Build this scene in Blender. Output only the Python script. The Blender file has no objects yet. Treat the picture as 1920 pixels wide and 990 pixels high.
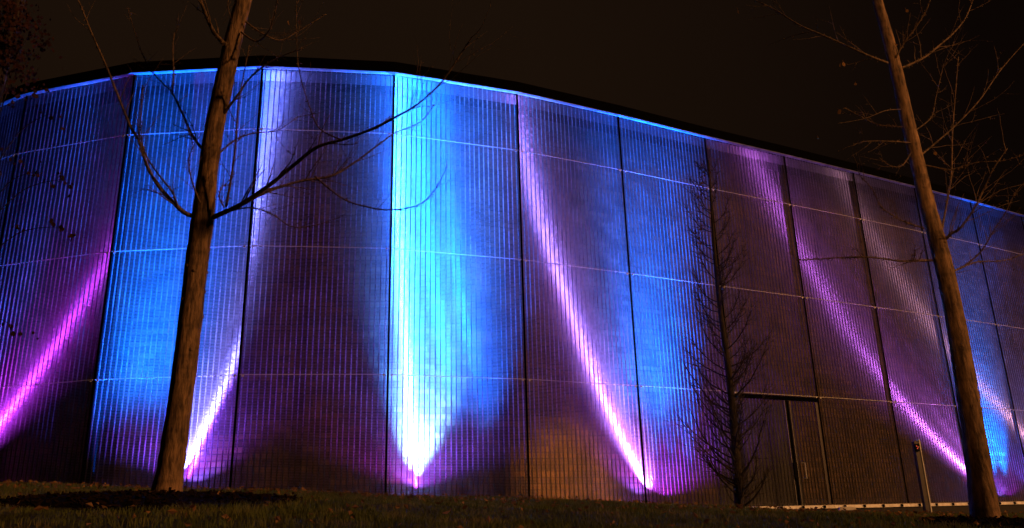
import bpy, math, random
from mathutils import Vector, Matrix
random.seed(7)
R = math.radians
C = bpy.context.scene.collection
SC = bpy.context.scene

# ------------------------------------------------------------------ camera
F = 1522.5; PITCH = R(17.72); ROLL = R(1.535); CZ = 1.2
ROW = 2.45                                   # height of one row of the screen
cam_d = bpy.data.cameras.new('camera'); cam = bpy.data.objects.new('camera', cam_d); C.objects.link(cam)
cam_d.sensor_width = 36; cam_d.lens = F/1920*36; cam_d.clip_start = .05; cam_d.clip_end = 2000
CM = Matrix.Translation((0, 0, CZ)) @ Matrix.Rotation(math.pi/2+PITCH, 4, 'X') @ Matrix.Rotation(-ROLL, 4, 'Z')
cam.matrix_world = CM
SC.camera = cam

def at(px, py, Y):
    d = CM.to_3x3() @ Vector(((px-960)/F, (495-py)/F, -1))
    return Vector((0, 0, CZ)) + d*(Y/d.y)

# ------------------------------------------------------------------ helpers
class MB:
    def __init__(s): s.v = []; s.f = []; s.uv = []
    def quad(s, a, b, c, d, uv=None):
        i = len(s.v); s.v += [a, b, c, d]; s.f.append((i, i+1, i+2, i+3)); s.uv += uv or [(0, 0), (1, 0), (1, 1), (0, 1)]
    def tri(s, a, b, c):
        i = len(s.v); s.v += [a, b, c]; s.f.append((i, i+1, i+2)); s.uv += [(0, 0), (1, 0), (.5, 1)]
    def box8(s, p):                           # p: 4 bottom corners (ccw) then 4 top
        i = len(s.v); s.v += p
        for q in ((3, 2, 1, 0), (4, 5, 6, 7), (0, 1, 5, 4), (1, 2, 6, 5), (2, 3, 7, 6), (3, 0, 4, 7)):
            s.f.append(tuple(i+k for k in q)); s.uv += [(0, 0), (1, 0), (1, 1), (0, 1)]
    def obox(s, c, t, n, u, a, b, h):         # oriented box: centre, axes, full sizes
        t = t*(a/2); n = n*(b/2); u = u*(h/2)
        s.box8([c-t-n-u, c+t-n-u, c+t+n-u, c-t+n-u, c-t-n+u, c+t-n+u, c+t+n+u, c-t+n+u])
    def tube(s, pts, rad, n=6, cap=True):
        if len(pts) < 2: return
        i0 = len(s.v); up = None
        for k, p in enumerate(pts):
            a = pts[max(k-1, 0)]; b = pts[min(k+1, len(pts)-1)]
            t = (b-a).normalized()
            if up is None: up = t.orthogonal().normalized()
            else:
                up = up - t*up.dot(t)
                up = up.normalized() if up.length > 1e-6 else t.orthogonal().normalized()
            w = t.cross(up)
            for j in range(n):
                an = 2*math.pi*j/n
                s.v.append(p + (up*math.cos(an)+w*math.sin(an))*rad[k])
        L = 0
        for k in range(len(pts)-1):
            dl = (pts[k+1]-pts[k]).length
            for j in range(n):
                s.f.append((i0+k*n+j, i0+k*n+(j+1) % n, i0+(k+1)*n+(j+1) % n, i0+(k+1)*n+j))
                s.uv += [(j/n, L), ((j+1)/n, L), ((j+1)/n, L+dl), (j/n, L+dl)]
            L += dl
        if cap:
            for k in (0, len(pts)-1):
                f = tuple(i0+k*n+j for j in range(n)); f = f[::-1] if k == 0 else f
                s.f.append(f); s.uv += [(0, 0)]*n
    def build(s, name, m, parent=None, smooth=False, origin=None):
        me = bpy.data.meshes.new(name)
        o0 = Vector(origin) if origin is not None else Vector((0, 0, 0))
        me.from_pydata([tuple(v-o0) for v in s.v], [], s.f)
        me.uv_layers.new(name='UVMap').data.foreach_set('uv', [c for u in s.uv for c in u])
        if smooth: me.polygons.foreach_set('use_smooth', [True]*len(s.f))
        me.materials.append(m); me.update()
        o = bpy.data.objects.new(name, me); C.objects.link(o)
        if parent is not None:
            o.parent = parent
            q = parent; off = Vector((0, 0, 0))
            while q is not None: off += q.location; q = q.parent
            o.location = o0-off
        else: o.location = o0
        return o

def tag(o, label=None, cat=None, group=None, kind=None):
    for k, v in (('label', label), ('category', cat), ('group', group), ('kind', kind)):
        if v: o[k] = v
    return o
def empty(name, loc):
    o = bpy.data.objects.new(name, None); C.objects.link(o); o.location = loc; o.empty_display_size = .3
    return o

# ------------------------------------------------------------------ materials
def mat(name):
    m = bpy.data.materials.new(name); m.use_nodes = True; nt = m.node_tree; nt.nodes.clear()
    out = nt.nodes.new('ShaderNodeOutputMaterial')
    def N(t, ins=None, **kw):
        n = nt.nodes.new(t)
        for k, v in kw.items(): setattr(n, k, v)
        for k, v in (ins or {}).items():
            s = n.inputs[k]
            if isinstance(v, tuple) and len(v) == 2 and hasattr(v[0], 'outputs'): nt.links.new(v[0].outputs[v[1]], s)
            elif hasattr(v, 'outputs'): nt.links.new(v.outputs[0], s)
            else: s.default_value = v
        return n
    def done(n): nt.links.new(n.outputs[0], out.inputs[0]); return m
    return N, done
def ramp(N, fac, stops):
    r = N('ShaderNodeValToRGB', {'Fac': fac}); e = r.color_ramp.elements
    while len(e) < len(stops): e.new(.5)
    for k, (p, c) in enumerate(stops): e[k].position = p; e[k].color = (*c, 1)
    return r
def simple(name, col, rough=.6, metal=0, nscale=12, var=.25, bump=.0):
    N, done = mat(name)
    tc = N('ShaderNodeTexCoord')
    no = N('ShaderNodeTexNoise', {'Vector': (tc, 'Object'), 'Scale': nscale, 'Detail': 6.0})
    r = ramp(N, (no, 'Fac'), [(.3, tuple(c*(1-var) for c in col)), (.7, tuple(min(1, c*(1+var)) for c in col))])
    ins = {'Base Color': r, 'Roughness': rough, 'Metallic': metal, 'Specular IOR Level': .5 if max(col) > .01 else .03}
    if bump:
        b = N('ShaderNodeBump', {'Height': (no, 'Fac'), 'Strength': bump, 'Distance': .02}); ins['Normal'] = b
    return done(N('ShaderNodeBsdfPrincipled', ins))

def brick_mat():
    N, done = mat('dark brick')
    uv = N('ShaderNodeUVMap', uv_map='UVMap')
    no = N('ShaderNodeTexNoise', {'Vector': uv, 'Scale': 9.0, 'Detail': 8.0})
    b = N('ShaderNodeTexBrick', {'Vector': uv, 'Color1': (.30, .185, .10, 1), 'Color2': (.115, .075, .045, 1), 'Mortar': (.022, .019, .018, 1),
          'Scale': 1.0, 'Mortar Size': .009, 'Mortar Smooth': .1, 'Bias': 0.0, 'Brick Width': .34, 'Row Height': .122})
    mx = N('ShaderNodeMix', {0: .55, 6: b, 7: ramp(N, (no, 'Fac'), [(.3, (.45, .45, .45)), (.72, (1, 1, 1))])}, data_type='RGBA', blend_type='MULTIPLY')
    bump = N('ShaderNodeBump', {'Height': (b, 'Fac'), 'Strength': .6, 'Distance': -.012})
    bump2 = N('ShaderNodeBump', {'Height': (no, 'Fac'), 'Strength': .35, 'Distance': .01, 'Normal': bump})
    return done(N('ShaderNodeBsdfPrincipled', {'Base Color': (mx, 2), 'Roughness': .85, 'Normal': bump2}))

def weave_mat(name='steel wire weave', cov=.44, col=.55):
    # horizontal round wires on a sheet: each wire scatters light into a cone about its own axis
    N, done = mat(name)
    uv = N('ShaderNodeUVMap', uv_map='UVMap')
    tg0 = N('ShaderNodeTangent', direction_type='UV_MAP', uv_map='UVMap')
    oi = N('ShaderNodeObjectInfo'); sk = N('ShaderNodeMath', {0: (oi, 'Alpha'), 1: 1.0}, operation='SUBTRACT')   # added turn of the wire tangent, per panel, to steer the light streaks
    tg = N('ShaderNodeVectorRotate', {'Vector': tg0, 'Axis': (0, 0, 1), 'Angle': sk}, rotation_type='AXIS_ANGLE')
    sep = N('ShaderNodeSeparateXYZ', {0: uv})
    ph = N('ShaderNodeMath', {0: (sep, 1), 1: 2*math.pi/.027}, operation='MULTIPLY')
    si = N('ShaderNodeMath', {0: ph}, operation='SINE')
    nz = N('ShaderNodeTexNoise', {'Vector': N('ShaderNodeMapping', {'Vector': uv, 'Scale': (9.7, 37., 1)}), 'Scale': 1.0, 'Detail': 3.0})
    nz2 = N('ShaderNodeTexNoise', {'Vector': N('ShaderNodeMapping', {'Vector': uv, 'Scale': (.9, .5, 1)}), 'Scale': 1.0, 'Detail': 2.0})
    a = N('ShaderNodeMath', {0: si, 1: .22, 2: cov}, operation='MULTIPLY_ADD')
    b = N('ShaderNodeMath', {0: (nz, 'Fac'), 1: .30, 2: a}, operation='MULTIPLY_ADD')
    fac = N('ShaderNodeMath', {0: b, 1: .15}, operation='SUBTRACT', use_clamp=True)
    g = ramp(N, (nz2, 'Fac'), [(.3, (col*.82,)*3), (.7, (col,)*3)])
    jit = N('ShaderNodeMath', {0: (nz, 'Fac'), 1: .10, 2: -.05}, operation='MULTIPLY_ADD')
    h1 = N('ShaderNodeBsdfHair', {'Color': g, 'RoughnessU': .013, 'RoughnessV': 1.0, 'Tangent': tg, 'Offset': jit}, component='Transmission')
    h2 = N('ShaderNodeBsdfHair', {'Color': g, 'RoughnessU': .12, 'RoughnessV': 1.0, 'Tangent': tg}, component='Reflection')
    h3 = N('ShaderNodeBsdfHair', {'Color': g, 'RoughnessU': .30, 'RoughnessV': 1.0, 'Tangent': tg}, component='Transmission')
    di = N('ShaderNodeBsdfDiffuse', {'Color': (.05, .05, .05, 1)})
    tl = N('ShaderNodeBsdfTranslucent', {'Color': (.16, .16, .16, 1)})
    m1 = N('ShaderNodeMixShader', {0: HB, 1: h1, 2: h3})
    m2 = N('ShaderNodeMixShader', {0: .04, 1: m1, 2: h2})
    m3 = N('ShaderNodeMixShader', {0: .5, 1: di, 2: tl})
    m4 = N('ShaderNodeMixShader', {0: .11, 1: m2, 2: m3})
    tr = N('ShaderNodeBsdfTransparent')
    return done(N('ShaderNodeMixShader', {0: fac, 1: tr, 2: m4}))
HB = .025

def cable_mat():
    N, done = mat('woven steel cable')
    uv = N('ShaderNodeUVMap', uv_map='UVMap')
    tc = N('ShaderNodeTexCoord')
    vo = N('ShaderNodeTexNoise', {'Vector': (tc, 'Object'), 'Scale': 70.0, 'Detail': 2.0})
    no = N('ShaderNodeTexNoise', {'Vector': (tc, 'Object'), 'Scale': 2.2, 'Detail': 3.0})
    c1 = ramp(N, (vo, 'Fac'), [(.38, (.30, .30, .30)), (.62, (.95, .95, .95))])
    c2 = ramp(N, (no, 'Fac'), [(.3, (.45, .45, .45)), (.7, (1, 1, 1))])
    c = N('ShaderNodeMix', {0: 1.0, 6: c1, 7: c2}, data_type='RGBA', blend_type='MULTIPLY')
    ge = N('ShaderNodeNewGeometry')                      # wire loops round the cable lean upwards and downwards
    lean = N('ShaderNodeMath', {0: (vo, 'Fac'), 1: 1.1}, operation='MULTIPLY')
    lv = N('ShaderNodeCombineXYZ', {2: lean})
    nn = N('ShaderNodeVectorMath', {0: (ge, 'Normal'), 1: lv}, operation='ADD')
    n2 = N('ShaderNodeVectorMath', {0: nn}, operation='NORMALIZE')
    tl = N('ShaderNodeBsdfTranslucent', {'Color': (c, 2), 'Normal': n2})
    df = N('ShaderNodeBsdfDiffuse', {'Color': (.07, .07, .07, 1)})
    return done(N('ShaderNodeMixShader', {0: .75, 1: df, 2: tl}))

def bark_mat(name, ca, cb, scale=1.0):
    N, done = mat(name)
    uv = N('ShaderNodeTexCoord')
    mp = N('ShaderNodeMapping', {'Vector': (uv, 'Object'), 'Scale': (30*scale, 30*scale, 6*scale)})
    no = N('ShaderNodeTexNoise', {'Vector': mp, 'Scale': 1.0, 'Detail': 8.0, 'Roughness': .65})
    big = N('ShaderNodeTexNoise', {'Vector': (uv, 'Object'), 'Scale': 3.5, 'Detail': 4.0})
    ring = N('ShaderNodeTexNoise', {'Vector': N('ShaderNodeMapping', {'Vector': (uv, 'Object'), 'Scale': (2, 2, 14)}), 'Scale': 1.0, 'Detail': 2.0})
    c = ramp(N, (no, 'Fac'), [(.38, tuple(x*.6 for x in ca)), (.62, cb)])
    k = ramp(N, (big, 'Fac'), [(.3, (.55, .55, .55)), (.7, (1, 1, 1))])
    k2 = ramp(N, (ring, 'Fac'), [(.33, (.45, .45, .45)), (.48, (1, 1, 1))])
    mx = N('ShaderNodeMix', {0: .8, 6: c, 7: k}, data_type='RGBA', blend_type='MULTIPLY')
    mx2 = N('ShaderNodeMix', {0: .6, 6: (mx, 2), 7: k2}, data_type='RGBA', blend_type='MULTIPLY')
    b = N('ShaderNodeBump', {'Height': (no, 'Fac'), 'Strength': 1.0, 'Distance': .022})
    return done(N('ShaderNodeBsdfPrincipled', {'Base Color': (mx2, 2), 'Roughness': .9, 'Normal': b}))

def ground_mat():
    N, done = mat('lawn soil')
    tc = N('ShaderNodeTexCoord')
    a = N('ShaderNodeTexNoise', {'Vector': (tc, 'Object'), 'Scale': 30.0, 'Detail': 8.0})
    b = N('ShaderNodeTexNoise', {'Vector': (tc, 'Object'), 'Scale': 1.3, 'Detail': 4.0})
    c1 = ramp(N, (a, 'Fac'), [(.3, (.018, .020, .009)), (.7, (.06, .062, .022))])
    c2 = ramp(N, (b, 'Fac'), [(.35, (.5, .5, .5)), (.65, (1, 1, 1))])
    m = N('ShaderNodeMix', {0: 1.0, 6: c1, 7: c2}, data_type='RGBA', blend_type='MULTIPLY')
    bp = N('ShaderNodeBump', {'Height': (a, 'Fac'), 'Strength': .8, 'Distance': .05})
    return done(N('ShaderNodeBsdfPrincipled', {'Base Color': (m, 2), 'Roughness': 1.0, 'Specular IOR Level': .1, 'Normal': bp}))

def leafy(name, stops, scale=6.0):
    N, done = mat(name)
    tc = N('ShaderNodeTexCoord')
    a = N('ShaderNodeTexNoise', {'Vector': (tc, 'Object'), 'Scale': scale, 'Detail': 3.0})
    c = ramp(N, (a, 'Fac'), stops)
    d = N('ShaderNodeBsdfDiffuse', {'Color': c}); t = N('ShaderNodeBsdfTranslucent', {'Color': c})
    return done(N('ShaderNodeMixShader', {0: .3, 1: d, 2: t}))

def emit(name, col, s):
    N, done = mat(name)
    return done(N('ShaderNodeEmission', {'Color': (*col, 1), 'Strength': s}))

M = dict(
    brick=brick_mat(), weave=weave_mat(), band=weave_mat('steel edge band', .62, .6), cable=cable_mat(),
    black=simple('black painted steel', (.004, .004, .004), .8), cap=simple('dark roof cladding', (.0012, .001, .001), 1.0),
    soffit=simple('pale aluminium soffit', (.42, .47, .52), .7, 0, 5, .35), rail=simple('galvanised rail', (.55, .55, .56), .55, .15),
    pale=simple('pale galvanised base rail', (.78, .76, .72), .6, 0, 6, .35), plinth=simple('dark concrete plinth', (.02, .019, .018), .9),
    door=simple('dark steel door', (.014, .013, .014), .5), steel=simple('brushed steel', (.5, .5, .5), .4, .7),
    postm=simple('anodised brown post', (.035, .027, .027), .5), bark=bark_mat('grey brown bark', (.09, .05, .027), (.30, .18, .095)),
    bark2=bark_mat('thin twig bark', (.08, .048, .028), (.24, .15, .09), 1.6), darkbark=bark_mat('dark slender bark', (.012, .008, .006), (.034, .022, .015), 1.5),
    ground=ground_mat(), grass=leafy('grass', [(.3, (.05, .058, .014)), (.5, (.10, .125, .030)), (.72, (.17, .14, .055))], 3.0),
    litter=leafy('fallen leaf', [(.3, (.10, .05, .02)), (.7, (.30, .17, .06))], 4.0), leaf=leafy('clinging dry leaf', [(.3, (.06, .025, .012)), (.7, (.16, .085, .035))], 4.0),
    dark_leaf=leafy('shade-toned leaf', [(.3, (.018, .010, .006)), (.7, (.05, .022, .014))], 3.0),  # shade on the left tree's leaves is put into this dark colour
    mulch=simple('dark bark mulch', (.004, .003, .002), 1.0, 0, 60, .6, .8), chip=simple('mulch chip', (.010, .006, .004), 1.0, 0, 20, .5),
    stile=simple('dull steel stile', (.22, .21, .20), .6), housing=simple('black cast housing', (.02, .02, .022), .5), red=emit('red indicator', (1, .12, .05), .7),
)

# ------------------------------------------------------------------ plan of the screen (joint positions)
JR = [(-4.179, 6.246), (-3.110, 5.956), (-2.026, 5.906), (-.954, 6.057), (.085, 6.437), (1.043, 6.914), (1.973, 7.414),
      (2.923, 7.902), (3.853, 8.393), (4.764, 8.884), (5.689, 9.390), (6.649, 9.950)]      # J-1 .. J10
JP = {k-1: Vector((x*ROW, y*ROW, 0)) for k, (x, y) in enumerate(JR)}
W = 1.075*ROW
for k in range(-2, -7, -1):
    a = R(15.2+12*(-1-k)); JP[k] = JP[k+1] + Vector((-math.cos(a)*W, math.sin(a)*W, 0))
for k in range(11, 17):
    a = R(28.8); JP[k] = JP[k-1] + Vector((math.cos(a)*W, math.sin(a)*W, 0))
K0, K1 = -6, 16
Z1 = CZ+1.0895*ROW; ZB = Z1-ROW; ZE = Z1+2.563*ROW
UP = Vector((0, 0, 1))
def seg(k):
    a, b = JP[k], JP[k+1]; t = (b-a).normalized(); n = Vector((-t.y, t.x, 0))   # n points away from the viewer
    return a, b, t, n
def joint_n(k):
    ns = [seg(j)[3] for j in (k-1, k) if K0 <= j < K1]
    n = sum(ns, Vector((0, 0, 0))); n.normalize(); return n/ (n.dot(ns[0]))
def jo(k, d): return JP[k]+joint_n(k)*d
def on(s, d, z):
    k = max(K0, min(K1-1, math.floor(s))); a, b, t, n = seg(k)
    p = a+(b-a)*(s-k)+n*d; p.z = z; return p
GAP = .85                                     # screen to brick

# ------------------------------------------------------------------ terrain
def lerp(t, xs, ys):
    if t <= xs[0]: return ys[0]
    for i in range(len(xs)-1):
        if t <= xs[i+1]:
            u = (t-xs[i])/(xs[i+1]-xs[i]); return ys[i]+(ys[i+1]-ys[i])*u
    return ys[-1]
EF = ([-.8, -.63, -.43, -.1, .03, .18, .35, .55, 1], [104, 93, 77, 49, 39, 24, 5, -9, -15])      # rise of the lawn seen from the path, by bearing
EN = ([-.8, -.63, -.43, -.1, .03, .18, .35, .58, 1], [90, 80, 67, 33, 23, 8, -8, -23, -30])
def gz(x, y):
    u = x/max(y, 4.0)
    ef = lerp(u, *EF); en = lerp(u, *EN)
    z4 = (en-52)*4/F; z6 = en*6/F; z9 = (en*.4+ef*.6)*9/F; z14 = ef*14/F; z24 = ef*24/F
    z = lerp(y, [-60, 0, 2.6, 4, 6, 9, 14, 24, 400], [-1.5, -.62, -.34, z4, z6, z9, z14, z24, z24])
    w = .012*math.sin(x*1.7+.6*y)+.009*math.sin(x*.9-1.9*y)
    return CZ+z+w*min(1, max(0, (y-2)/4))

def terrain():
    xs = [-400, -200, -100, -60, -40, -30, -25]+[-22+.35*i for i in range(0, 150)]+[31, 33, 37, 45, 60, 100, 200, 400]
    ys = [-300, -100, -40, -15, -6]+[-3+.3*i for i in range(0, 110)]+[31, 34, 40, 60, 100, 200, 400, 700]
    mb = MB(); nx = len(xs)
    for y in ys:
        for x in xs: mb.v.append(Vector((x, y, gz(x, y))))
    for j in range(len(ys)-1):
        for i in range(nx-1):
            mb.f.append((j*nx+i, j*nx+i+1, (j+1)*nx+i+1, (j+1)*nx+i)); mb.uv += [(0, 0)]*4
    o = mb.build('ground', M['ground'], smooth=True); tag(o, 'dark lawn sloping up to the building', 'ground', kind='structure')
terrain()

# ------------------------------------------------------------------ building
bld = empty('building', (JP[2].x, JP[2].y, ZB))
tag(bld, 'curved brick building wrapped in a steel mesh screen lit blue and magenta at night', 'building')

# brick wall behind the screen, closed loop
bw = MB(); loop = [jo(k, GAP) for k in range(K0, K1+1)]
back = [loop[-1]+Vector((-6, 14, 0)), loop[0]+Vector((6, 14, 0))]
ring = loop+back; L = 0
for i in range(len(ring)):
    a, b = ring[i], ring[(i+1) % len(ring)]; l = (b-a).length
    z0, z1 = CZ-1.5, ZE+.25
    bw.quad(Vector((a.x, a.y, z0)), Vector((b.x, b.y, z0)), Vector((b.x, b.y, z1)), Vector((a.x, a.y, z1)),
            [(L, z0), (L+l, z0), (L+l, z1), (L, z1)]); L += l
bw.build('brick_wall', M['brick'], bld, origin=(JP[2].x, JP[2].y, ZB))

# roof slab with dark fascia, and the pale soffit strip under its lip
OV = .085
def slab(name, d0, z0, z1, m, parent, back_too=True):
    mb = MB(); fr = [jo(k, d0) for k in range(K0, K1+1)]
    poly = fr+([p+Vector((0, .4, 0)) for p in back] if back_too else [jo(k, GAP+.1) for k in range(K1, K0-1, -1)])
    n = len(poly)
    if back_too:
        for z, rev in ((z0, True), (z1, False)):
            i = len(mb.v); mb.v += [Vector((p.x, p.y, z)) for p in poly]
            f = list(range(i, i+n)); mb.f.append(tuple(f[::-1] if rev else f)); mb.uv += [(0, 0)]*n
    for i in range(n):
        a, b = poly[i], poly[(i+1) % n]
        mb.quad(Vector((a.x, a.y, z0)), Vector((b.x, b.y, z0)), Vector((b.x, b.y, z1)), Vector((a.x, a.y, z1)))
    return mb.build(name, m, parent, origin=tuple(parent.location))
roof = slab('roof', -OV, ZE+.013, ZE+.24, M['cap'], bld)
so = MB()
for k in range(K0, K1):
    a, b = jo(k, -OV+.012), jo(k+1, -OV+.012); c, d = jo(k+1, .02), jo(k, .02)
    z0, z1 = ZE, ZE+.010
    g = .004*(b-a).normalized()
    P = lambda p, z: Vector((p.x, p.y, z))
    so.box8([P(a+g, z0), P(b-g, z0), P(c-g, z0), P(d+g, z0), P(a+g, z1), P(b-g, z1), P(c-g, z1), P(d+g, z1)])
so.build('soffit', M['soffit'], bld)
# screen: one woven panel per bay with its cables, edge band
NC = 26
for k in range(K0, K1):
    a, b, t, n = seg(k); L = (b-a).length; g = .021
    a2, b2 = a+t*g, b-t*g
    P = lambda p, z, d=0: Vector((p.x+n.x*d, p.y+n.y*d, z))
    zb, zt = ZB+.02, ZE-.015
    mb = MB()
    mb.quad(P(a2, zb), P(b2, zb), P(b2, zt), P(a2, zt), [(g+k*L, zb), (L-g+k*L, zb), (L-g+k*L, zt), (g+k*L, zt)])
    pan = mb.build('mesh_panel', M['weave'], bld, origin=tuple(P(a2, zb)))
    pan.color = (1, 1, 1, 1+R({2: -6, 3: -4.5, -1: 6}.get(k, 0)))  # alpha carries the tangent turn that steers this panel's light streak
    cb = MB()
    for i in range(NC):
        x = (i+.5)/NC*(L-2*g) + random.uniform(-.003, .003)
        p = a2+t*x
        q = [P(p-t*.011, zb, -.012), P(p+t*.011, zb, -.012), P(p+t*.011, zb, -.004), P(p-t*.011, zb, -.004)]
        # pleated so that neighbouring loops catch the light differently
        nz = 44
        for j in range(nz):
            z0 = zb+(zt-zb)*j/nz; z1 = zb+(zt-zb)*(j+1)/nz
            w0 = .0012*math.sin(j*2.1+i); w1 = .0012*math.sin((j+1)*2.1+i)
            cb.quad(P(p-t*.011, z0, -.010+w0), P(p+t*.011, z0, -.010-w0), P(p+t*.011, z1, -.010-w1), P(p-t*.011, z1, -.010+w1))
            cb.quad(P(p+t*.011, z0, -.003), P(p-t*.011, z0, -.003), P(p-t*.011, z1, -.003), P(p+t*.011, z1, -.003))
    cb.build('vertical_cables', M['cable'], pan, origin=tuple(P(a2, zb)))
    bd = MB()
    bd.quad(P(a2, zt-.26, .008), P(b2, zt-.26, .008), P(b2, zt-.03, .008), P(a2, zt-.03, .008), [(0, 0), (L, 0), (L, .23), (0, .23)])
    bd.build('edge_band', M['band'], pan, origin=tuple(P(a2, zb)))
    # three tie rails behind the weave
    for r in range(3):
        rb = MB(); z = Z1+r*ROW
        c0, c1 = P(a2, z, -.022), P(b2, z, -.022)
        rb.tube([c0, c1], [.0085, .0085], 8)
        for s_ in (.004, -.004):
            pass
        for e, sg in ((a2+t*.05, 1), (b2-t*.05, -1)):
            rb.obox(P(e, z-.02, -.02), t, n, UP, .035, .02, .03)
        rb.build('tie_rail', M['rail'], bld, origin=tuple(c0))
for k in range(K0, K1+1):
    n = joint_n(k); n.normalize(); t = Vector((n.y, -n.x, 0)); mb = MB(); c = JP[k]+n*.002; c.z = (ZB+ZE)/2
    mb.obox(c, t, n, UP, .040, .016, ZE-ZB-.03)
    mb.build('post', M['cap'], bld, origin=(c.x, c.y, ZB))
k = 0; n = joint_n(k); n.normalize(); t = Vector((n.y, -n.x, 0)); mb = MB(); c = JP[k]+n*.14; c.z = (ZB+ZE)/2
mb.obox(c, t, n, UP, .08, .24, ZE-ZB-.03); mb.build('blocking_fin', M['cap'], bld, origin=(c.x, c.y, ZB))  # fin added behind this joint to block the magenta streak
br = MB(); pl = MB(); cl = MB()
for k in range(K0, K1):
    a, b, t, n = seg(k); P = lambda p, z, d=0: Vector((p.x+n.x*d, p.y+n.y*d, z))
    g = t*.006
    br.box8([P(a+g, ZB-.075, -.06), P(b-g, ZB-.075, -.06), P(b-g, ZB-.075, .03), P(a+g, ZB-.075, .03),
             P(a+g, ZB-.005, -.03), P(b-g, ZB-.005, -.03), P(b-g, ZB-.005, .03), P(a+g, ZB-.005, .03)])
    pl.box8([P(a, CZ-1.5, -.03), P(b, CZ-1.5, -.03), P(b, CZ-1.5, .05), P(a, CZ-1.5, .05), P(a, ZB-.08, -.03), P(b, ZB-.08, -.03), P(b, ZB-.08, .05), P(a, ZB-.08, .05)])
    for i in range(4):
        p = a+(b-a)*((i+.5)/4); cl.obox(P(p, ZB-.04, -.066), t, n, UP, .03, .05, .06)
brail = br.build('base_rail', M['pale'], bld); cl.build('clamp', M['black'], brail); pl.build('plinth', M['plinth'], bld)

# gate in the sixth bay
a, b, t, n = seg(5); L = (b-a).length
P = lambda x, z, d=0: Vector((a.x+t.x*x+n.x*d, a.y+t.y*x+n.y*d, z))
dmb = MB(); dmb.obox(P(L*.5+.02, (ZB+Z1)/2-.06, GAP-.03), t, n, UP, L-.12, .05, ROW-.06)
door = dmb.build('door', M['door'], bld, origin=tuple(P(0, ZB)))
h = MB(); h.obox(P(L*.5, Z1-.075, -.03), t, n, UP, L-.09, .05, .085); h.build('lintel', M['cap'], door)
for x in (L*.575, L*.632):
    s_ = MB(); s_.obox(P(x, (ZB+Z1)/2-.06, -.022), t, n, UP, .013, .02, ROW-.14); s_.build('stile', M['stile'], door)
g_ = MB(); g_.obox(P(L*.60, (ZB+Z1)/2-.06, -.004), t, n, UP, L*.057-.02, .012, ROW-.14); g_.build('gap_strip', M['cap'], door)  # black strip put in for the dark gap between the stiles
s_ = MB(); s_.obox(P(L-.11, (ZB+Z1)/2-.06, -.02), t, n, UP, .07, .02, ROW-.16); s_.build('jamb', M['postm'], door)
hd = MB(); x = L*.70; zc = ZB+.75
hd.tube([P(x-.05, zc+.17, -.03), P(x, zc+.17, -.085), P(x, zc-.17, -.085), P(x-.05, zc-.17, -.03)], [.014]*4, 8)
hd.build('handle', M['rail'], door)
lk = MB(); lk.obox(P(L*.60, zc, -.035), t, n, UP, .10, .05, .36); lk.build('lock_box', M['black'], door)

# ------------------------------------------------------------------ floodlights between screen and brick
BLUE = (.001, .115, 1.0); CYAN = (.004, .125, 1.0); MAG = (.50, .035, .90); PINK = (.50, .20, 1.0); VIO = (.12, .20, 1.0); LAV = (.22, .22, 1.0); VIOLET = (.13, .07, 1.0); PALE = (.9, .40, .60); WHITE = (.10, .30, 1.0); LILAC = (.28, .20, 1.0); PURP = (.62, .14, .95)
def spot(name, parent, loc, aim, col, power, size, blend, rad=.012, dsoft=0):
    l = bpy.data.lights.new(name, 'SPOT'); l.color = col; l.energy = power; l.spot_size = R(size); l.spot_blend = blend; l.shadow_soft_size = rad
    o = bpy.data.objects.new(name, l); C.objects.link(o); o.parent = parent
    if blend == 1.0 and dsoft: l.shadow_soft_size = dsoft
    d = (aim-loc).normalized()
    o.location = loc-parent.location; o.rotation_euler = d.to_track_quat('-Z', 'Y').to_euler()
    return o
def flood(s, label, lamps, d=.30, dz=.0):
    p = on(s, d, 0); p.z = max(gz(p.x, p.y), ZB-.05)+dz
    k = math.floor(s); _, _, t, n = seg(k)
    e = empty('floodlight', (p.x, p.y, p.z)); tag(e, label, 'floodlight', 'floodlights at the foot of the mesh screen')
    hb = MB(); c = Vector(p); c.z -= .035
    hb.obox(c, t, n, UP, .20, .12, .06)
    for q in (-.115, .115): hb.obox(c+t*q-UP*.02, t, n, UP, .014, .04, .13)
    hb.build('housing', M['housing'], e, origin=tuple(p))
    for (col, pw, size, blend, ds, dd, aim_s, aim_d, aim_h, lens) in lamps:
        loc = on(s+ds, d+dd, 0); loc.z = max(gz(loc.x, loc.y), ZB-.05)+dz+.04
        aim = on(s+aim_s, aim_d, p.z+aim_h)
        spot('lamp', e, loc, aim, col, pw, size, blend, dsoft=.10 if dd > -.11 else 0)
    ln = MB(); ln.obox(Vector((p.x, p.y, p.z+.002)), t, n, UP, .17, .09, .008); ln.build('lens', M['steel'], e, origin=tuple(p))
    return e
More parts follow.
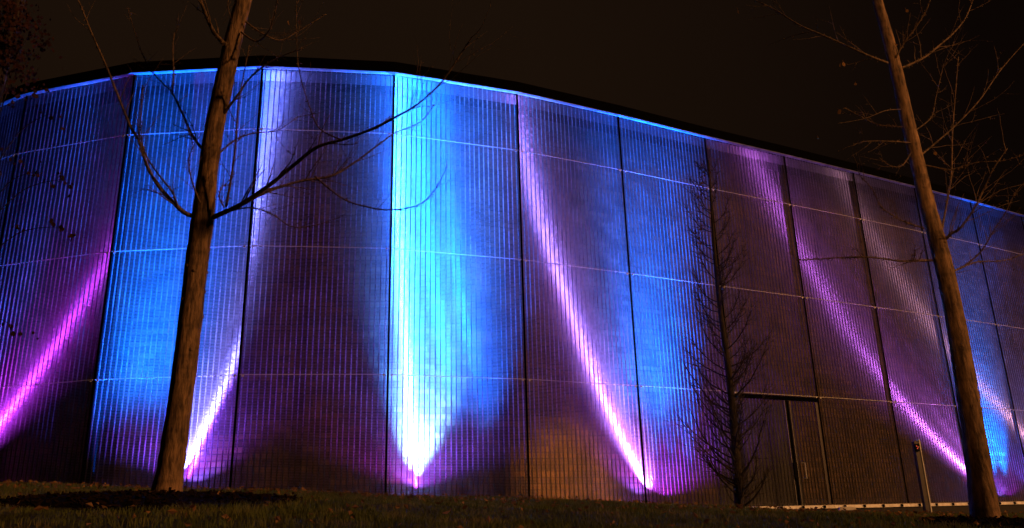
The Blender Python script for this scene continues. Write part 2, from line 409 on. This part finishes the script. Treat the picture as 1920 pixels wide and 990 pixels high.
#              colour power cone blend ds dd aim_s aim_d aim_h
def bar(col, pw, size, ds0, ds1, dd, ad, ah, n=3, lean=.04):
    return [(col, pw/n, size, 1.0, ds0+(ds1-ds0)*i/(n-1), dd, ds0+(ds1-ds0)*i/(n-1)+lean, ad, ah, 0) for i in range(n)]
flood(-1.10, 'floodlight at the screen foot left of the frame throwing a magenta streak', [
    (MAG, 1600, 76, .9, 0, -.12, .50, -1.0, 2.6, 0), (BLUE, 3500, 34, 1, .1, .1, .25, .1, 8, 0)])
flood(.64, 'floodlight behind the left tree trunk washing the brick blue', bar(BLUE, 48000, 38, -.58, -.16, -.02, .70, 6, 4, .02) + [
    (LAV, 2300, 42, .8, 0, -.12, .25, -1.0, 5, 0), (BLUE, 1800, 14, 1, 0, -.12, .40, 0, 8, 0), (LAV, 2600, 16, 1, 0, -.12, .30, 0, 5, 0), (VIOLET, 240, 140, .4, 0, .25, -.1, .6, 3, 0), (MAG, 80, 140, .5, .02, 0, .02, .3, 3, 0)])
flood(2.23, 'brightest floodlight, burning white blue in the middle of the screen', bar(CYAN, 46000, 30, -.06, .26, .05, .80, 6) + bar(BLUE, 24000, 36, .30, .52, .05, .80, 7, 2) + [
    (CYAN, 24000, 46, 1, .03, .0, .05, .80, 2.2, 0), (WHITE, 24000, 52, 1, .02, .15, .08, .85, 1.5, 0), (VIOLET, 340, 130, .6, 0, .25, .3, .6, 3, 0),
    (VIO, 3200, 40, .8, 0, -.12, -.04, -1.0, 6, 0), (CYAN, 26000, 13, 1, 0, -.12, -.16, 0, 8.5, 0), (MAG, 90, 150, .4, 0, 0, 0, .3, 3, 0)])
flood(4.09, 'floodlight beside the slender bare tree with a pink white streak', bar(BLUE, 80000, 32, .02, .36, -.1, .75, 6) + [
    (PINK, 1700, 50, .8, 0, -.12, -.6, -1.0, 5, 0), (LILAC, 3400, 16, 1, 0, -.12, -1.06, 0, 8, 0), (VIOLET, 280, 130, .5, .05, .2, .3, .6, 3, 0), (MAG, 230, 140, .4, .05, 0, .3, .3, 3, 0)])
flood(8.45, 'floodlight behind the right tree trunk with a magenta streak and blue patch', bar(BLUE, 85000, 34, .30, .68, .1, .85, 2.2) + [
    (PURP, 1000, 52, .8, 0, -.12, -1.75, -1.0, 5, 0), (PURP, 1600, 18, 1, 0, -.12, -2.6, 0, 8, 0), (VIOLET, 250, 120, .5, .5, .25, .7, .6, 3, 0), (MAG, 60, 130, .4, .1, 0, .3, .3, 3, 0)])
flood(10.3, 'floodlight at the screen foot right of the frame with a pale streak', [
    (PALE, 800, 56, .8, 0, -.12, -1.75, -1.4, 5, 0), (BLUE, 900, 60, .9, 0, .1, .0, .7, 6, 0)])

# ------------------------------------------------------------------ trees
def spline(pts, n=6):
    out = []
    for i in range(len(pts)-1):
        p0 = pts[max(i-1, 0)]; p1 = pts[i]; p2 = pts[i+1]; p3 = pts[min(i+2, len(pts)-1)]
        for j in range(n):
            u = j/n
            out.append(.5*((2*p1)+(p2-p0)*u+(2*p0-5*p1+4*p2-p3)*u*u+(3*p1-p0-3*p2+p3)*u**3))
    out.append(pts[-1]); return out
rnd = random.Random(11)
def rv(a=1): return Vector((rnd.gauss(0, a), rnd.gauss(0, a), rnd.gauss(0, a)))
def twig(mb, p, d, L, r, depth, up=.12):
    n = max(4, int(L/.07)); pts = [p]; rad = [r]; d = d.normalized(); dirs = [d]
    for i in range(n):
        d = (d+rv(.10)+UP*up*.35).normalized(); pts.append(pts[-1]+d*(L/n)); rad.append(r*(1-.75*(i+1)/n)); dirs.append(d)
    mb.tube(pts, rad, 5 if r > .004 else 4, cap=False)
    for i in range(1, n):                                   # short spurs
        if rnd.random() < .55:
            q = (dirs[i].orthogonal().normalized()*math.cos(i*2.4)+dirs[i].cross(dirs[i].orthogonal()).normalized()*math.sin(i*2.4)+dirs[i]*.5).normalized()
            s = rnd.uniform(.008, .022); mb.tube([pts[i], pts[i]+q*s], [rad[i]*1.1+.0008, rad[i]*.9+.0008], 4, cap=False)
    if depth > 0:
        for i in range(2, n, 2):
            if rnd.random() < .6:
                a = rnd.uniform(0, 6.28); o = dirs[i].orthogonal().normalized(); o = o*math.cos(a)+dirs[i].cross(o)*math.sin(a)
                twig(mb, pts[i], dirs[i]*.7+o, L*rnd.uniform(.3, .6), rad[i]*.65, depth-1, up)
def limb(tree, px, Y, r0, r1, dY=0, twigs=6, tl=.5, up=.12, m=None, dep=1):
    n = len(px); ctl = []
    for i, (x, y) in enumerate(px):
        j = 0 if i in (0,) else .02
        ctl.append(at(x, y, Y+dY*i/(n-1))+rv(j*.3))
    pts = spline(ctl, 7); N_ = len(pts)
    rad = [r0+(r1-r0)*(i/(N_-1))**.8 for i in range(N_)]
    rad = [r*(1+rnd.uniform(-.08, .10)) for r in rad]
    mb = MB(); mb.tube(pts, rad, 7)
    for q in range(N_*2 if r0 > .004 else 0):                                   # knobbly spurs
        i = rnd.randrange(2, N_-1); dd = rv().normalized(); mb.tube([pts[i], pts[i]+dd*(rad[i]+rnd.uniform(.006, .018))], [.0035, .0022], 4, cap=False)
    for q in range(int(twigs*1.9)):
        i = max(3, min(N_-2, int((.12+.88*rnd.random())*N_)))
        d = (pts[i+1]-pts[i-1]).normalized(); a = rnd.uniform(0, 6.28); o = d.orthogonal().normalized(); o = o*math.cos(a)+d.cross(o)*math.sin(a)
        twig(mb, pts[i], d*.9+o*.8+UP*.25, tl*rnd.uniform(.5, 1.2), max(.0022, rad[i]*.42), dep, up)
    return mb.build('limb', m or M['bark2'], tree, smooth=True, origin=tuple(ctl[0]))

def trunk(tree, px, Y, widths, m, flare=1.0, dY=0):
    ctl = [at(x, y, Y+dY*i/(len(px)-1)) for i, (x, y) in enumerate(px)]
    sec = [(c-Vector((0, 0, CZ))).length/Y for c in ctl]
    rad = [w*Y*s/F/2 for w, s in zip(widths, sec)]
    n = 9; pts = spline(ctl, n); rr = []
    for i in range(len(pts)):
        u = i/n; k = min(int(u), len(rad)-2); rr.append(rad[k]+(rad[k+1]-rad[k])*(u-k))
    g0 = pts[0].copy()
    pts = [g0-UP*.15]+pts; rr = [rr[0]*1.12]+rr
    rr = [r*(1+rnd.uniform(-.025, .03)) for r in rr]
    mb = MB(); mb.tube(pts, rr, 20)
    for k in range(22):                                     # knots and old branch collars
        i = rnd.randrange(len(pts)//4, len(pts)-1); d = rv(); d.z *= .3; d.normalize()
        c = pts[i]+d*rr[i]*.86; mb.tube([c-d*.01, c+d*rr[i]*.22], [rr[i]*.34, rr[i]*.15], 7)
    o = mb.build('trunk', m, tree, smooth=True, origin=tuple(g0)); return o

# left tree
YL = 6.0
lt = empty('bare_tree', at(312, 930, YL)); tag(lt, 'bare tree with leaning trunk in a wide mulch bed before the blue left bays', 'tree', 'bare trees on the lawn')
trunk(lt, [(311, 932), (318, 890), (331, 800), (345, 700), (357, 600), (368, 500), (380, 410), (389, 330), (402, 240), (419, 160), (436, 80), (454, 10), (470, -50), (484, -110)], YL,
      [54, 45, 41, 40, 39, 38, 38, 33, 32, 31, 29, 27, 22, 18], M['bark'], dY=.15)
YM = YL+.07
limb(lt, [(372, 408), (345, 398), (318, 375), (296, 348), (277, 310), (262, 268), (246, 235), (222, 180), (197, 122), (170, 60), (146, 8), (135, -30)], YM, .020, .004, -.7, 7, .35)
limb(lt, [(334, 390), (322, 362), (300, 330), (278, 300), (266, 262), (262, 215), (270, 160)], YM-.1, .009, .003, -.4, 5, .3)
limb(lt, [(388, 290), (372, 268), (357, 248), (343, 216), (331, 188), (322, 172), (326, 140), (323, 90), (326, 60)], YM, .014, .003, .5, 7, .35)
limb(lt, [(322, 172), (300, 150), (280, 125), (262, 90), (246, 40), (240, 10)], YM+.2, .006, .002, .3, 4, .25)
limb(lt, [(432, 92), (414, 78), (399, 62), (390, 35), (380, 10), (368, -25)], YM, .022, .012, -.25, 3, .3)
limb(lt, [(398, 408), (424, 398), (452, 384), (505, 346), (555, 308), (598, 274), (645, 262), (700, 243), (745, 220), (786, 195), (830, 150), (866, 98), (884, 66)], YM, .022, .0035, -.9, 12, .45)
limb(lt, [(440, 391), (500, 362), (560, 340), (620, 330), (665, 305), (712, 272), (742, 248), (790, 228), (815, 195)], YM-.1, .014, .003, .4, 9, .4)
limb(lt, [(425, 396), (470, 388), (510, 402), (546, 424), (590, 424), (640, 408)], YM, .008, .0025, .5, 5, .25)
limb(lt, [(590, 330), (640, 370), (690, 388), (735, 393), (785, 383), (815, 350), (836, 308)], YM-.2, .008, .0025, -.3, 5, .3)
limb(lt, [(408, 290), (440, 262), (478, 250), (520, 246), (560, 215)], YM, .009, .0025, .3, 5, .3)
limb(lt, [(424, 388), (431, 340), (438, 290), (443, 240), (450, 185), (458, 135), (468, 85)], YM-.1, .011, .003, -.2, 6, .3)
limb(lt, [(420, 212), (446, 178), (468, 150), (495, 126), (530, 105), (568, 92)], YM, .012, .003, -.3, 5, .3)
limb(lt, [(460, 40), (490, 62), (525, 72), (560, 60), (610, 25)], YM, .009, .003, .4, 5, .3)
limb(lt, [(452, 60), (478, 78), (500, 60), (515, 25), (525, -20)], YM, .009, .003, -.4, 5, .3)
limb(lt, [(375, 380), (360, 340), (352, 300), (360, 270), (352, 235)], YM-.1, .007, .002, -.2, 5, .3)
limb(lt, [(640, 262), (600, 240), (578, 200), (560, 130), (556, 60), (556, 0)], YM-.5, .006, .002, .4, 6, .3)
limb(lt, [(420, 388), (410, 370), (414, 352), (425, 345)], YM, .006, .002, .2, 6, .2)
limb(lt, [(466, -20), (440, -10), (426, 8), (432, 30)], YM, .006, .002, -.2, 3, .25)

# right tree
YR = 6.0
rt = empty('bare_tree', at(1850, 982, YR)); tag(rt, 'straight bare tree at the right edge with a few dry leaves still hanging', 'tree', 'bare trees on the lawn')
trunk(rt, [(1850, 984), (1838, 900), (1822, 790), (1808, 700), (1795, 620), (1777, 530), (1760, 460), (1738, 380), (1719, 300), (1699, 215), (1680, 130), (1662, 60), (1645, 0), (1632, -60), (1622, -120)], YR,
      [46, 38, 34, 32, 30, 28, 27, 24, 22, 21, 19, 17, 15, 12, 10], M['bark'], dY=.2)
YM = YR+.1
limb(rt, [(1664, 118), (1640, 108), (1608, 92), (1545, 66), (1500, 46), (1452, 18), (1410, -4)], YM, .011, .004, -.4, 7, .35)
limb(rt, [(1682, 130), (1705, 121), (1735, 106), (1765, 85), (1790, 60), (1810, 30), (1826, -5)], YM, .012, .004, .3, 6, .35)
limb(rt, [(1680, 108), (1694, 84), (1712, 58), (1732, 26), (1748, -6)], YM, .009, .004, -.3, 4, .3)
limb(rt, [(1763, 462), (1782, 440), (1800, 428), (1826, 392), (1846, 352), (1858, 318), (1890, 280)], YM, .013, .003, -.5, 7, .4)
limb(rt, [(1765, 458), (1768, 425), (1776, 380), (1784, 325), (1787, 255), (1790, 180), (1794, 110)], YM, .011, .003, .3, 9, .4)
limb(rt, [(1750, 488), (1715, 489), (1690, 490), (1635, 486), (1575, 482), (1530, 486), (1496, 487)], YM, .011, .003, -.6, 5, .22)
limb(rt, [(1732, 428), (1705, 418), (1682, 410), (1655, 385), (1632, 352), (1615, 330), (1608, 305)], YM, .007, .002, -.4, 5, .3)
limb(rt, [(1772, 518), (1800, 502), (1835, 494), (1885, 488), (1940, 470)], YM, .009, .003, .4, 5, .35)
limb(rt, [(1808, 500), (1840, 470), (1862, 430), (1885, 400), (1905, 360), (1935, 330)], YM+.15, .007, .002, -.3, 6, .35)
limb(rt, [(1702, 238), (1670, 238), (1640, 230), (1610, 215), (1580, 202)], YM, .006, .002, .3, 3, .25)
limb(rt, [(1688, 205), (1660, 208), (1620, 222), (1570, 232)], YM, .004, .0015, -.3, 2, .2)
limb(rt, [(1712, 268), (1670, 265), (1625, 268), (1596, 275)], YM, .005, .0018, -.4, 3, .25)
limb(rt, [(1716, 245), (1746, 220), (1757, 180), (1768, 120)], YM, .006, .002, .4, 5, .35)
limb(rt, [(1728, 290), (1760, 262), (1790, 235), (1835, 190), (1878, 130), (1925, 75)], YM, .008, .003, .2, 6, .4)
limb(rt, [(1735, 310), (1790, 318), (1830, 305), (1880, 300), (1930, 290)], YM, .006, .002, -.4, 6, .35)
limb(rt, [(1712, 280), (1694, 310), (1672, 310), (1652, 296)], YM, .005, .002, -.2, 3, .2)
def leaf_mb(c, s, rr):
    d = Vector((rr.uniform(-.4, .4), rr.uniform(-.4, .4), -1)).normalized(); w = d.cross(rv()).normalized(); nn = w.cross(d)
    mb = MB(); pts = []
    for u, h in ((0, .04), (.25, .34), (.55, .46), (.8, .30), (1, .02)):
        pts.append((c+d*s*u-w*s*h+nn*s*.12*h, c+d*s*u+nn*s*.10*u*u, c+d*s*u+w*s*h+nn*s*.12*h))
    for i in range(4):
        mb.quad(pts[i][0], pts[i][1], pts[i+1][1], pts[i+1][0]); mb.quad(pts[i][1], pts[i][2], pts[i+1][2], pts[i+1][1])
    mb.tube([c, c-d*s*.5], [.0012, .0012], 4)
    return mb
for (x, y, s) in ((1383, 18, .036), (1581, 116, .04), (1575, 120, .03), (1604, 155, .026), (1572, 206, .045), (1533, 256, .022), (1699, 18, .028), (1753, 284, .03), (1679, 82, .025), (1762, 168, .02)):
    leaf_mb(at(x, y, YR-.2), s, rnd).build('leaf', M['litter'], rt)
for (x, y, s) in ((446, 20, .03), (541, 40, .04), (560, 38, .035)):
    leaf_mb(at(x, y, YL-.1), s, rnd).build('leaf', M['litter'], lt)

# slender many-branched tree near the gate
YS = 15.0
pb = at(1386, 945, YS); pb.z = gz(pb.x, pb.y)
st = empty('bare_tree', pb); tag(st, 'slender dark bare tree with many fine upswept branches just left of the door', 'tree', 'bare trees on the lawn')
top = at(1328, 300, YS)
tp = spline([pb-UP*.1, pb+(top-pb)*.3+Vector((.03, 0, 0)), pb+(top-pb)*.62+Vector((-.03, .05, 0)), top], 10)
mb = MB(); mb.tube(tp, [.085*(1-.9*i/(len(tp)-1))+.006 for i in range(len(tp))], 10)
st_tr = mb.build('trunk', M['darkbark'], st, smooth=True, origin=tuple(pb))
rnd = random.Random(5)
for i in range(46):                                       # dense upright shoots low on the stem
    u = .02+.34*rnd.random(); k = u*(len(tp)-1); j = int(k); p = tp[j]+(tp[j+1]-tp[j])*(k-j)
    a = rnd.uniform(0, 6.28); mb = MB(); twig(mb, p, Vector((math.cos(a)*.55, math.sin(a)*.55, .75)), rnd.uniform(.5, 1.0), .009, 2, .25)
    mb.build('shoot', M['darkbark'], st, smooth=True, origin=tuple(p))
for i in range(92):
    u = .03+.94*(i/92)**1.05; k = u*(len(tp)-1); j = int(k); p = tp[j]+(tp[j+1]-tp[j])*(k-j)
    a = rnd.uniform(0, 6.28); L = (1.32*(1-u)**.6+.25)*rnd.uniform(.6, 1.1)
    if u < .12: L *= .7
    d = Vector((math.cos(a), math.sin(a)*.8, .25))
    mb = MB(); pts = [p]; rad = [.016*(1-u)+.006]; n = 9
    for q in range(n):
        d = (d+Vector((0, 0, .17))+rv(.07)).normalized(); pts.append(pts[-1]+d*L/n); rad.append(rad[0]*(1-.8*(q+1)/n))
    mb.tube(pts, rad, 5, cap=False)
    for q in range(2, n):
        for _ in range(3):
            if rnd.random() < .8:
                o = rv().normalized(); twig(mb, pts[q], (pts[q]-pts[q-1]).normalized()+o*.7, L*rnd.uniform(.15, .38), .0045, 1, .2)
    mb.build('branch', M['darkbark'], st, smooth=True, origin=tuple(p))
for q in range(34):
    x, y = rnd.choice(((1318, 310), (1316, 350), (1330, 372), (1310, 420), (1325, 330), (1312, 450)))
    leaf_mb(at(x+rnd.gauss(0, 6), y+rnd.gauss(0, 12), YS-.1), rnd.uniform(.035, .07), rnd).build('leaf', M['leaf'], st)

# leafy tree beyond the left edge
YT = 9.0
bt = empty('leafy_tree', (at(-140, 700, YT).x, YT, gz(at(-140, 700, YT).x, YT))); tag(bt, 'dark leafy tree at the upper left edge, its last leaves coloured dark as if in shade', 'tree')
base = Vector(bt.location)
mb = MB(); tpts = spline([base-UP*.2, base+Vector((.1, .1, 2.4)), base+Vector((.05, .2, 5)), base+Vector((.2, .3, 8))], 6)
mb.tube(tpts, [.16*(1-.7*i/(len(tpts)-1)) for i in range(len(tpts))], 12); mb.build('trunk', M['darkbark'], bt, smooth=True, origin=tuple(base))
cr = MB(); br_ = MB()
clumps = [(20, 20, 46, 380), (10, 80, 44, 380), (-30, 50, 60, 300), (36, 130, 28, 120), (-30, 150, 50, 200), (60, 60, 22, 80), (-60, 300, 60, 140), (96, 212, 10, 14), (64, 322, 12, 16), (122, 335, 9, 14), (116, 425, 8, 12), (8, 410, 10, 14), (26, 612, 8, 10)]
for (x, y, r, cnt) in clumps:
    c = at(x, y, YT)
    m0 = base+Vector((.1, .2, max(1.5, (c.z-base.z)*.8)))
    br_.tube(spline([m0, (m0+c)/2+UP*.25, c], 5), [.009, .008, .007, .0065, .006, .0055, .005, .0045, .004, .003, .002], 6)
    for q in range(cnt):
        p = c+Vector((rnd.gauss(0, r*.5), rnd.gauss(0, 40), rnd.gauss(0, r*.55)))*(YT/F)
        s = rnd.uniform(.03, .065)
        lm = leaf_mb(p, s, rnd)
        i0 = len(cr.v); cr.v += lm.v; cr.f += [tuple(i+i0 for i in f) for f in lm.f]; cr.uv += lm.uv
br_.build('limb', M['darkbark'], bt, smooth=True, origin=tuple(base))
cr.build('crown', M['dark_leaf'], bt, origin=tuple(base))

# ------------------------------------------------------------------ entry post by the gate
pp = at(1738, 957, 17.6); zb = gz(pp.x, pp.y); hgt = at(1712, 828, 17.6).z-zb
po = empty('entry_post', (pp.x, pp.y, zb)); tag(po, 'slim brown post with a tiny red lamp standing right of the door', 'post')
t = Vector((.93, .36, 0)).normalized(); n = Vector((-t.y, t.x, 0)); c = Vector((pp.x, pp.y, zb))
mb = MB(); mb.obox(c+UP*hgt*.5-UP*.05, t, n, UP, .125, .07, hgt+.1); mb.build('body', M['postm'], po, origin=tuple(c))
mb = MB(); mb.obox(c+UP*hgt*.5+t*.075-UP*.03, t, n, UP, .022, .10, hgt+.14); mb.build('lit_edge', M['pale'], po, origin=tuple(c))  # pale strip stands for lamplight on the post's right edge
mb = MB(); mb.obox(c+UP*(hgt-.13)-t*.03-n*.05, t, n, UP, .10, .03, .15); hdm = mb.build('reader', M['black'], po, origin=tuple(c))
for dx, dz in ((-.05, -.10), (-.01, -.12), (-.035, -.15)):
    mb = MB(); mb.obox(c+UP*(hgt+dz)+t*dx-n*.067, t, n, UP, .022, .006, .02); mb.build('indicator', M['red'], hdm, origin=tuple(c))

# ------------------------------------------------------------------ mulch beds
def bed(cx, cy, rx, ry, label):
    mb = MB(); rings = 9; seg_ = 48; c = Vector((cx, cy, gz(cx, cy)))
    for i in range(rings+1):
        u = i/rings
        for j in range(seg_):
            an = 2*math.pi*j/seg_; w = 1+.10*math.sin(3*an+cx)+.07*math.sin(5*an+1)
            x = cx+rx*u*w*math.cos(an); y = cy+ry*u*w*math.sin(an)
            mb.v.append(Vector((x, y, gz(x, y)+.035*(1-u**3)-(.02 if i == rings else 0)+rnd.uniform(0, .012))))
    for i in range(rings):
        for j in range(seg_):
            mb.f.append((i*seg_+j, i*seg_+(j+1) % seg_, (i+1)*seg_+(j+1) % seg_, (i+1)*seg_+j)); mb.uv += [(0, 0)]*4
    e = mb.build('mulch_bed', M['mulch'], None, smooth=True, origin=tuple(c)); tag(e, label, 'mulch bed', 'mulch beds round the tree feet')
    ch = MB()
    for q in range(700):
        a = rnd.uniform(0, 6.28); u = rnd.random()**.5*1.02
        x = cx+rx*u*math.cos(a); y = cy+ry*u*math.sin(a); p = Vector((x, y, gz(x, y)+.035*(1-u**3)+.012))
        d = rv(); d.z *= .35; d.normalize(); w = d.cross(UP).normalized(); s = rnd.uniform(.01, .03)
        ch.obox(p, d, w, d.cross(w), s*2, s*.6, s*.3)
    ch.build('bark_chips', M['chip'], e, origin=tuple(c))['kind'] = 'stuff'
    return e
bl = at(300, 945, 5.6)
bed(bl.x, 5.55, .92, .95, 'wide black mulch bed round the foot of the leaning left tree')
b2 = at(1852, 980, 5.9)
bed(b2.x+.1, 5.75, .62, .50, 'black mulch bed round the foot of the right tree')

# ------------------------------------------------------------------ grass and fallen leaves
def in_front(x, y):
    for k in range(-3, 13):
        a, b, t, n = seg(k); v = Vector((x, y, 0))-a
        s = v.dot(t)
        if -.0 <= s <= (b-a).length: return v.dot(n) < -.12
    return y < 14
def in_bed(x, y):
    return ((x-bl.x)/.90)**2+((y-5.55)/.93)**2 < 1 or ((x-b2.x-.1)/.6)**2+((y-5.75)/.48)**2 < 1
gr = MB(); rg = random.Random(3)
def blades(cnt, y0, y1, h0, h1, w):
    k = 0
    while k < cnt:
        y = rg.uniform(y0, y1); x = rg.uniform(-.72, .70)*(y+.6)
        k += 1
        if not in_front(x, y): continue
        if in_bed(x, y) and rg.random() > .02: continue
        z = gz(x, y); h = rg.uniform(h0, h1)*(.7+.5*math.sin(x*2.1+y)*math.sin(y*1.3-x)); a = rg.uniform(0, 6.28)
        h = max(h, .02)
        dx, dy = math.cos(a)*w, math.sin(a)*w; lx, ly = rg.gauss(0, h*.4), rg.gauss(0, h*.4)
        p = Vector((x, y, z-.01)); m_ = Vector((x+lx*.35, y+ly*.35, z+h*.6)); tp_ = Vector((x+lx, y+ly, z+h)); d = Vector((dx, dy, 0))
        gr.quad(p-d, p+d, m_+d*.7, m_-d*.7); gr.tri(m_-d*.7, m_+d*.7, tp_)
blades(30000, 2.8, 5.0, .02, .05, .0020)
blades(60000, 4.5, 9.0, .02, .05, .0026)
blades(56000, 8.5, 16.0, .02, .05, .004)
blades(20000, 14.0, 24.0, .02, .05, .005)
tag(gr.build('grass', M['grass']), 'short dark grass of the lawn in front of the screen', 'grass', kind='stuff')
li = MB()
for q in range(1500):
    y = 2.8+rg.random()**.8*13; x = rg.uniform(-.7, .66)*y
    if not in_front(x, y): continue
    if in_bed(x, y) and rg.random() > .3: continue
    c = Vector((x, y, gz(x, y)+rg.uniform(.02, .06))); s = rg.uniform(.009, .022)+.0012*y
    d = rv(); d.z *= .45; d.normalize(); w = d.cross(rv()).normalized(); nn = d.cross(w)
    li.quad(c-d*s, c-w*s*.55+nn*s*.25, c, c+w*s*.55+nn*s*.25); li.quad(c-w*s*.55+nn*s*.25, c+d*s, c+d*s*.98, c); li.quad(c, c+d*s, c+d*s*.98, c+w*s*.55+nn*s*.25)
tag(li.build('fallen_leaves', M['litter']), 'dry brown leaves scattered over the lawn', 'leaves', kind='stuff')
# pale drain slot lying in the turf before the gate
mb = MB(); c = at(1589, 961, 15.8); c.z = gz(c.x, c.y)+.06
mb.obox(c, Vector((1, 0, 0)), Vector((0, 1, 0)), UP, .30, .10, .05); mb.obox(c+UP*.03, Vector((1, 0, 0)), Vector((0, 1, 0)), UP, .24, .06, .012)
tag(mb.build('ground_box', M['pale'], origin=tuple(c)), 'small pale box lid set in the grass right of the door', 'ground box')

# ------------------------------------------------------------------ night sky and street light
w = bpy.data.worlds.new('World'); SC.world = w; w.use_nodes = True; nt = w.node_tree; nt.nodes.clear()
tc = nt.nodes.new('ShaderNodeTexCoord'); vm = nt.nodes.new('ShaderNodeVectorMath'); vm.operation = 'DOT_PRODUCT'
vm.inputs[1].default_value = Vector((-.22, .86, .46)).normalized()
no = nt.nodes.new('ShaderNodeTexNoise'); no.inputs['Scale'].default_value = 2.0; no.inputs['Detail'].default_value = 3
ma = nt.nodes.new('ShaderNodeMath'); ma.operation = 'MULTIPLY_ADD'; ma.inputs[1].default_value = .06
cr_ = nt.nodes.new('ShaderNodeValToRGB'); e = cr_.color_ramp.elements
e[0].position = .78; e[0].color = (.0030, .0014, .0009, 1); e[1].position = 1.02; e[1].color = (.0100, .0050, .0025, 1)
bg = nt.nodes.new('ShaderNodeBackground'); ow = nt.nodes.new('ShaderNodeOutputWorld'); bg.inputs[1].default_value = 1.0
nt.links.new(tc.outputs['Generated'], vm.inputs[0]); nt.links.new(tc.outputs['Generated'], no.inputs['Vector'])
nt.links.new(no.outputs['Fac'], ma.inputs[0]); nt.links.new(vm.outputs['Value'], ma.inputs[2])
nt.links.new(ma.outputs[0], cr_.inputs[0]); nt.links.new(cr_.outputs[0], bg.inputs[0]); nt.links.new(bg.outputs[0], ow.inputs[0])
sl = bpy.data.lights.new('street_glow', 'SUN'); sl.energy = 2.1; sl.angle = R(2.5); sl.color = (1, .42, .13)
so_ = bpy.data.objects.new('street_glow', sl); C.objects.link(so_)
so_.rotation_euler = Vector((-.88, .30, -.40)).to_track_quat('-Z', 'Y').to_euler(); so_.location = (8, -6, 8)

pl_ = bpy.data.lights.new('path_lamp', 'SPOT'); pl_.energy = 15000; pl_.spot_size = R(12.5); pl_.spot_blend = .8; pl_.color = (1, .36, .09); pl_.shadow_soft_size = .1
po_ = bpy.data.objects.new('path_lamp', pl_); C.objects.link(po_); po_.location = (7.0, 5.0, CZ+2.6)
po_.rotation_euler = (on(3.50, 0, ZB+.65)-po_.location).to_track_quat('-Z', 'Y').to_euler()
sp_ = bpy.data.lights.new('street_lamp', 'SPOT'); sp_.energy = 1600; sp_.spot_size = R(62); sp_.spot_blend = .35; sp_.color = (1, .42, .13); sp_.shadow_soft_size = .15
sq_ = bpy.data.objects.new('street_lamp', sp_); C.objects.link(sq_); sq_.location = (5.5, -3.0, CZ+5)
sq_.rotation_euler = (Vector((7.4, 6.0, CZ+3.2))-sq_.location).to_track_quat('-Z', 'Y').to_euler()
SC.view_settings.view_transform = 'Standard'; SC.view_settings.look = 'None'; SC.view_settings.exposure = 0; SC.view_settings.gamma = 1
SC.cycles.max_bounces = 5; SC.cycles.transparent_max_bounces = 16; SC.cycles.sample_clamp_indirect = 4; SC.cycles.sample_clamp_direct = 0
SC.cycles.caustics_reflective = False; SC.cycles.caustics_refractive = False
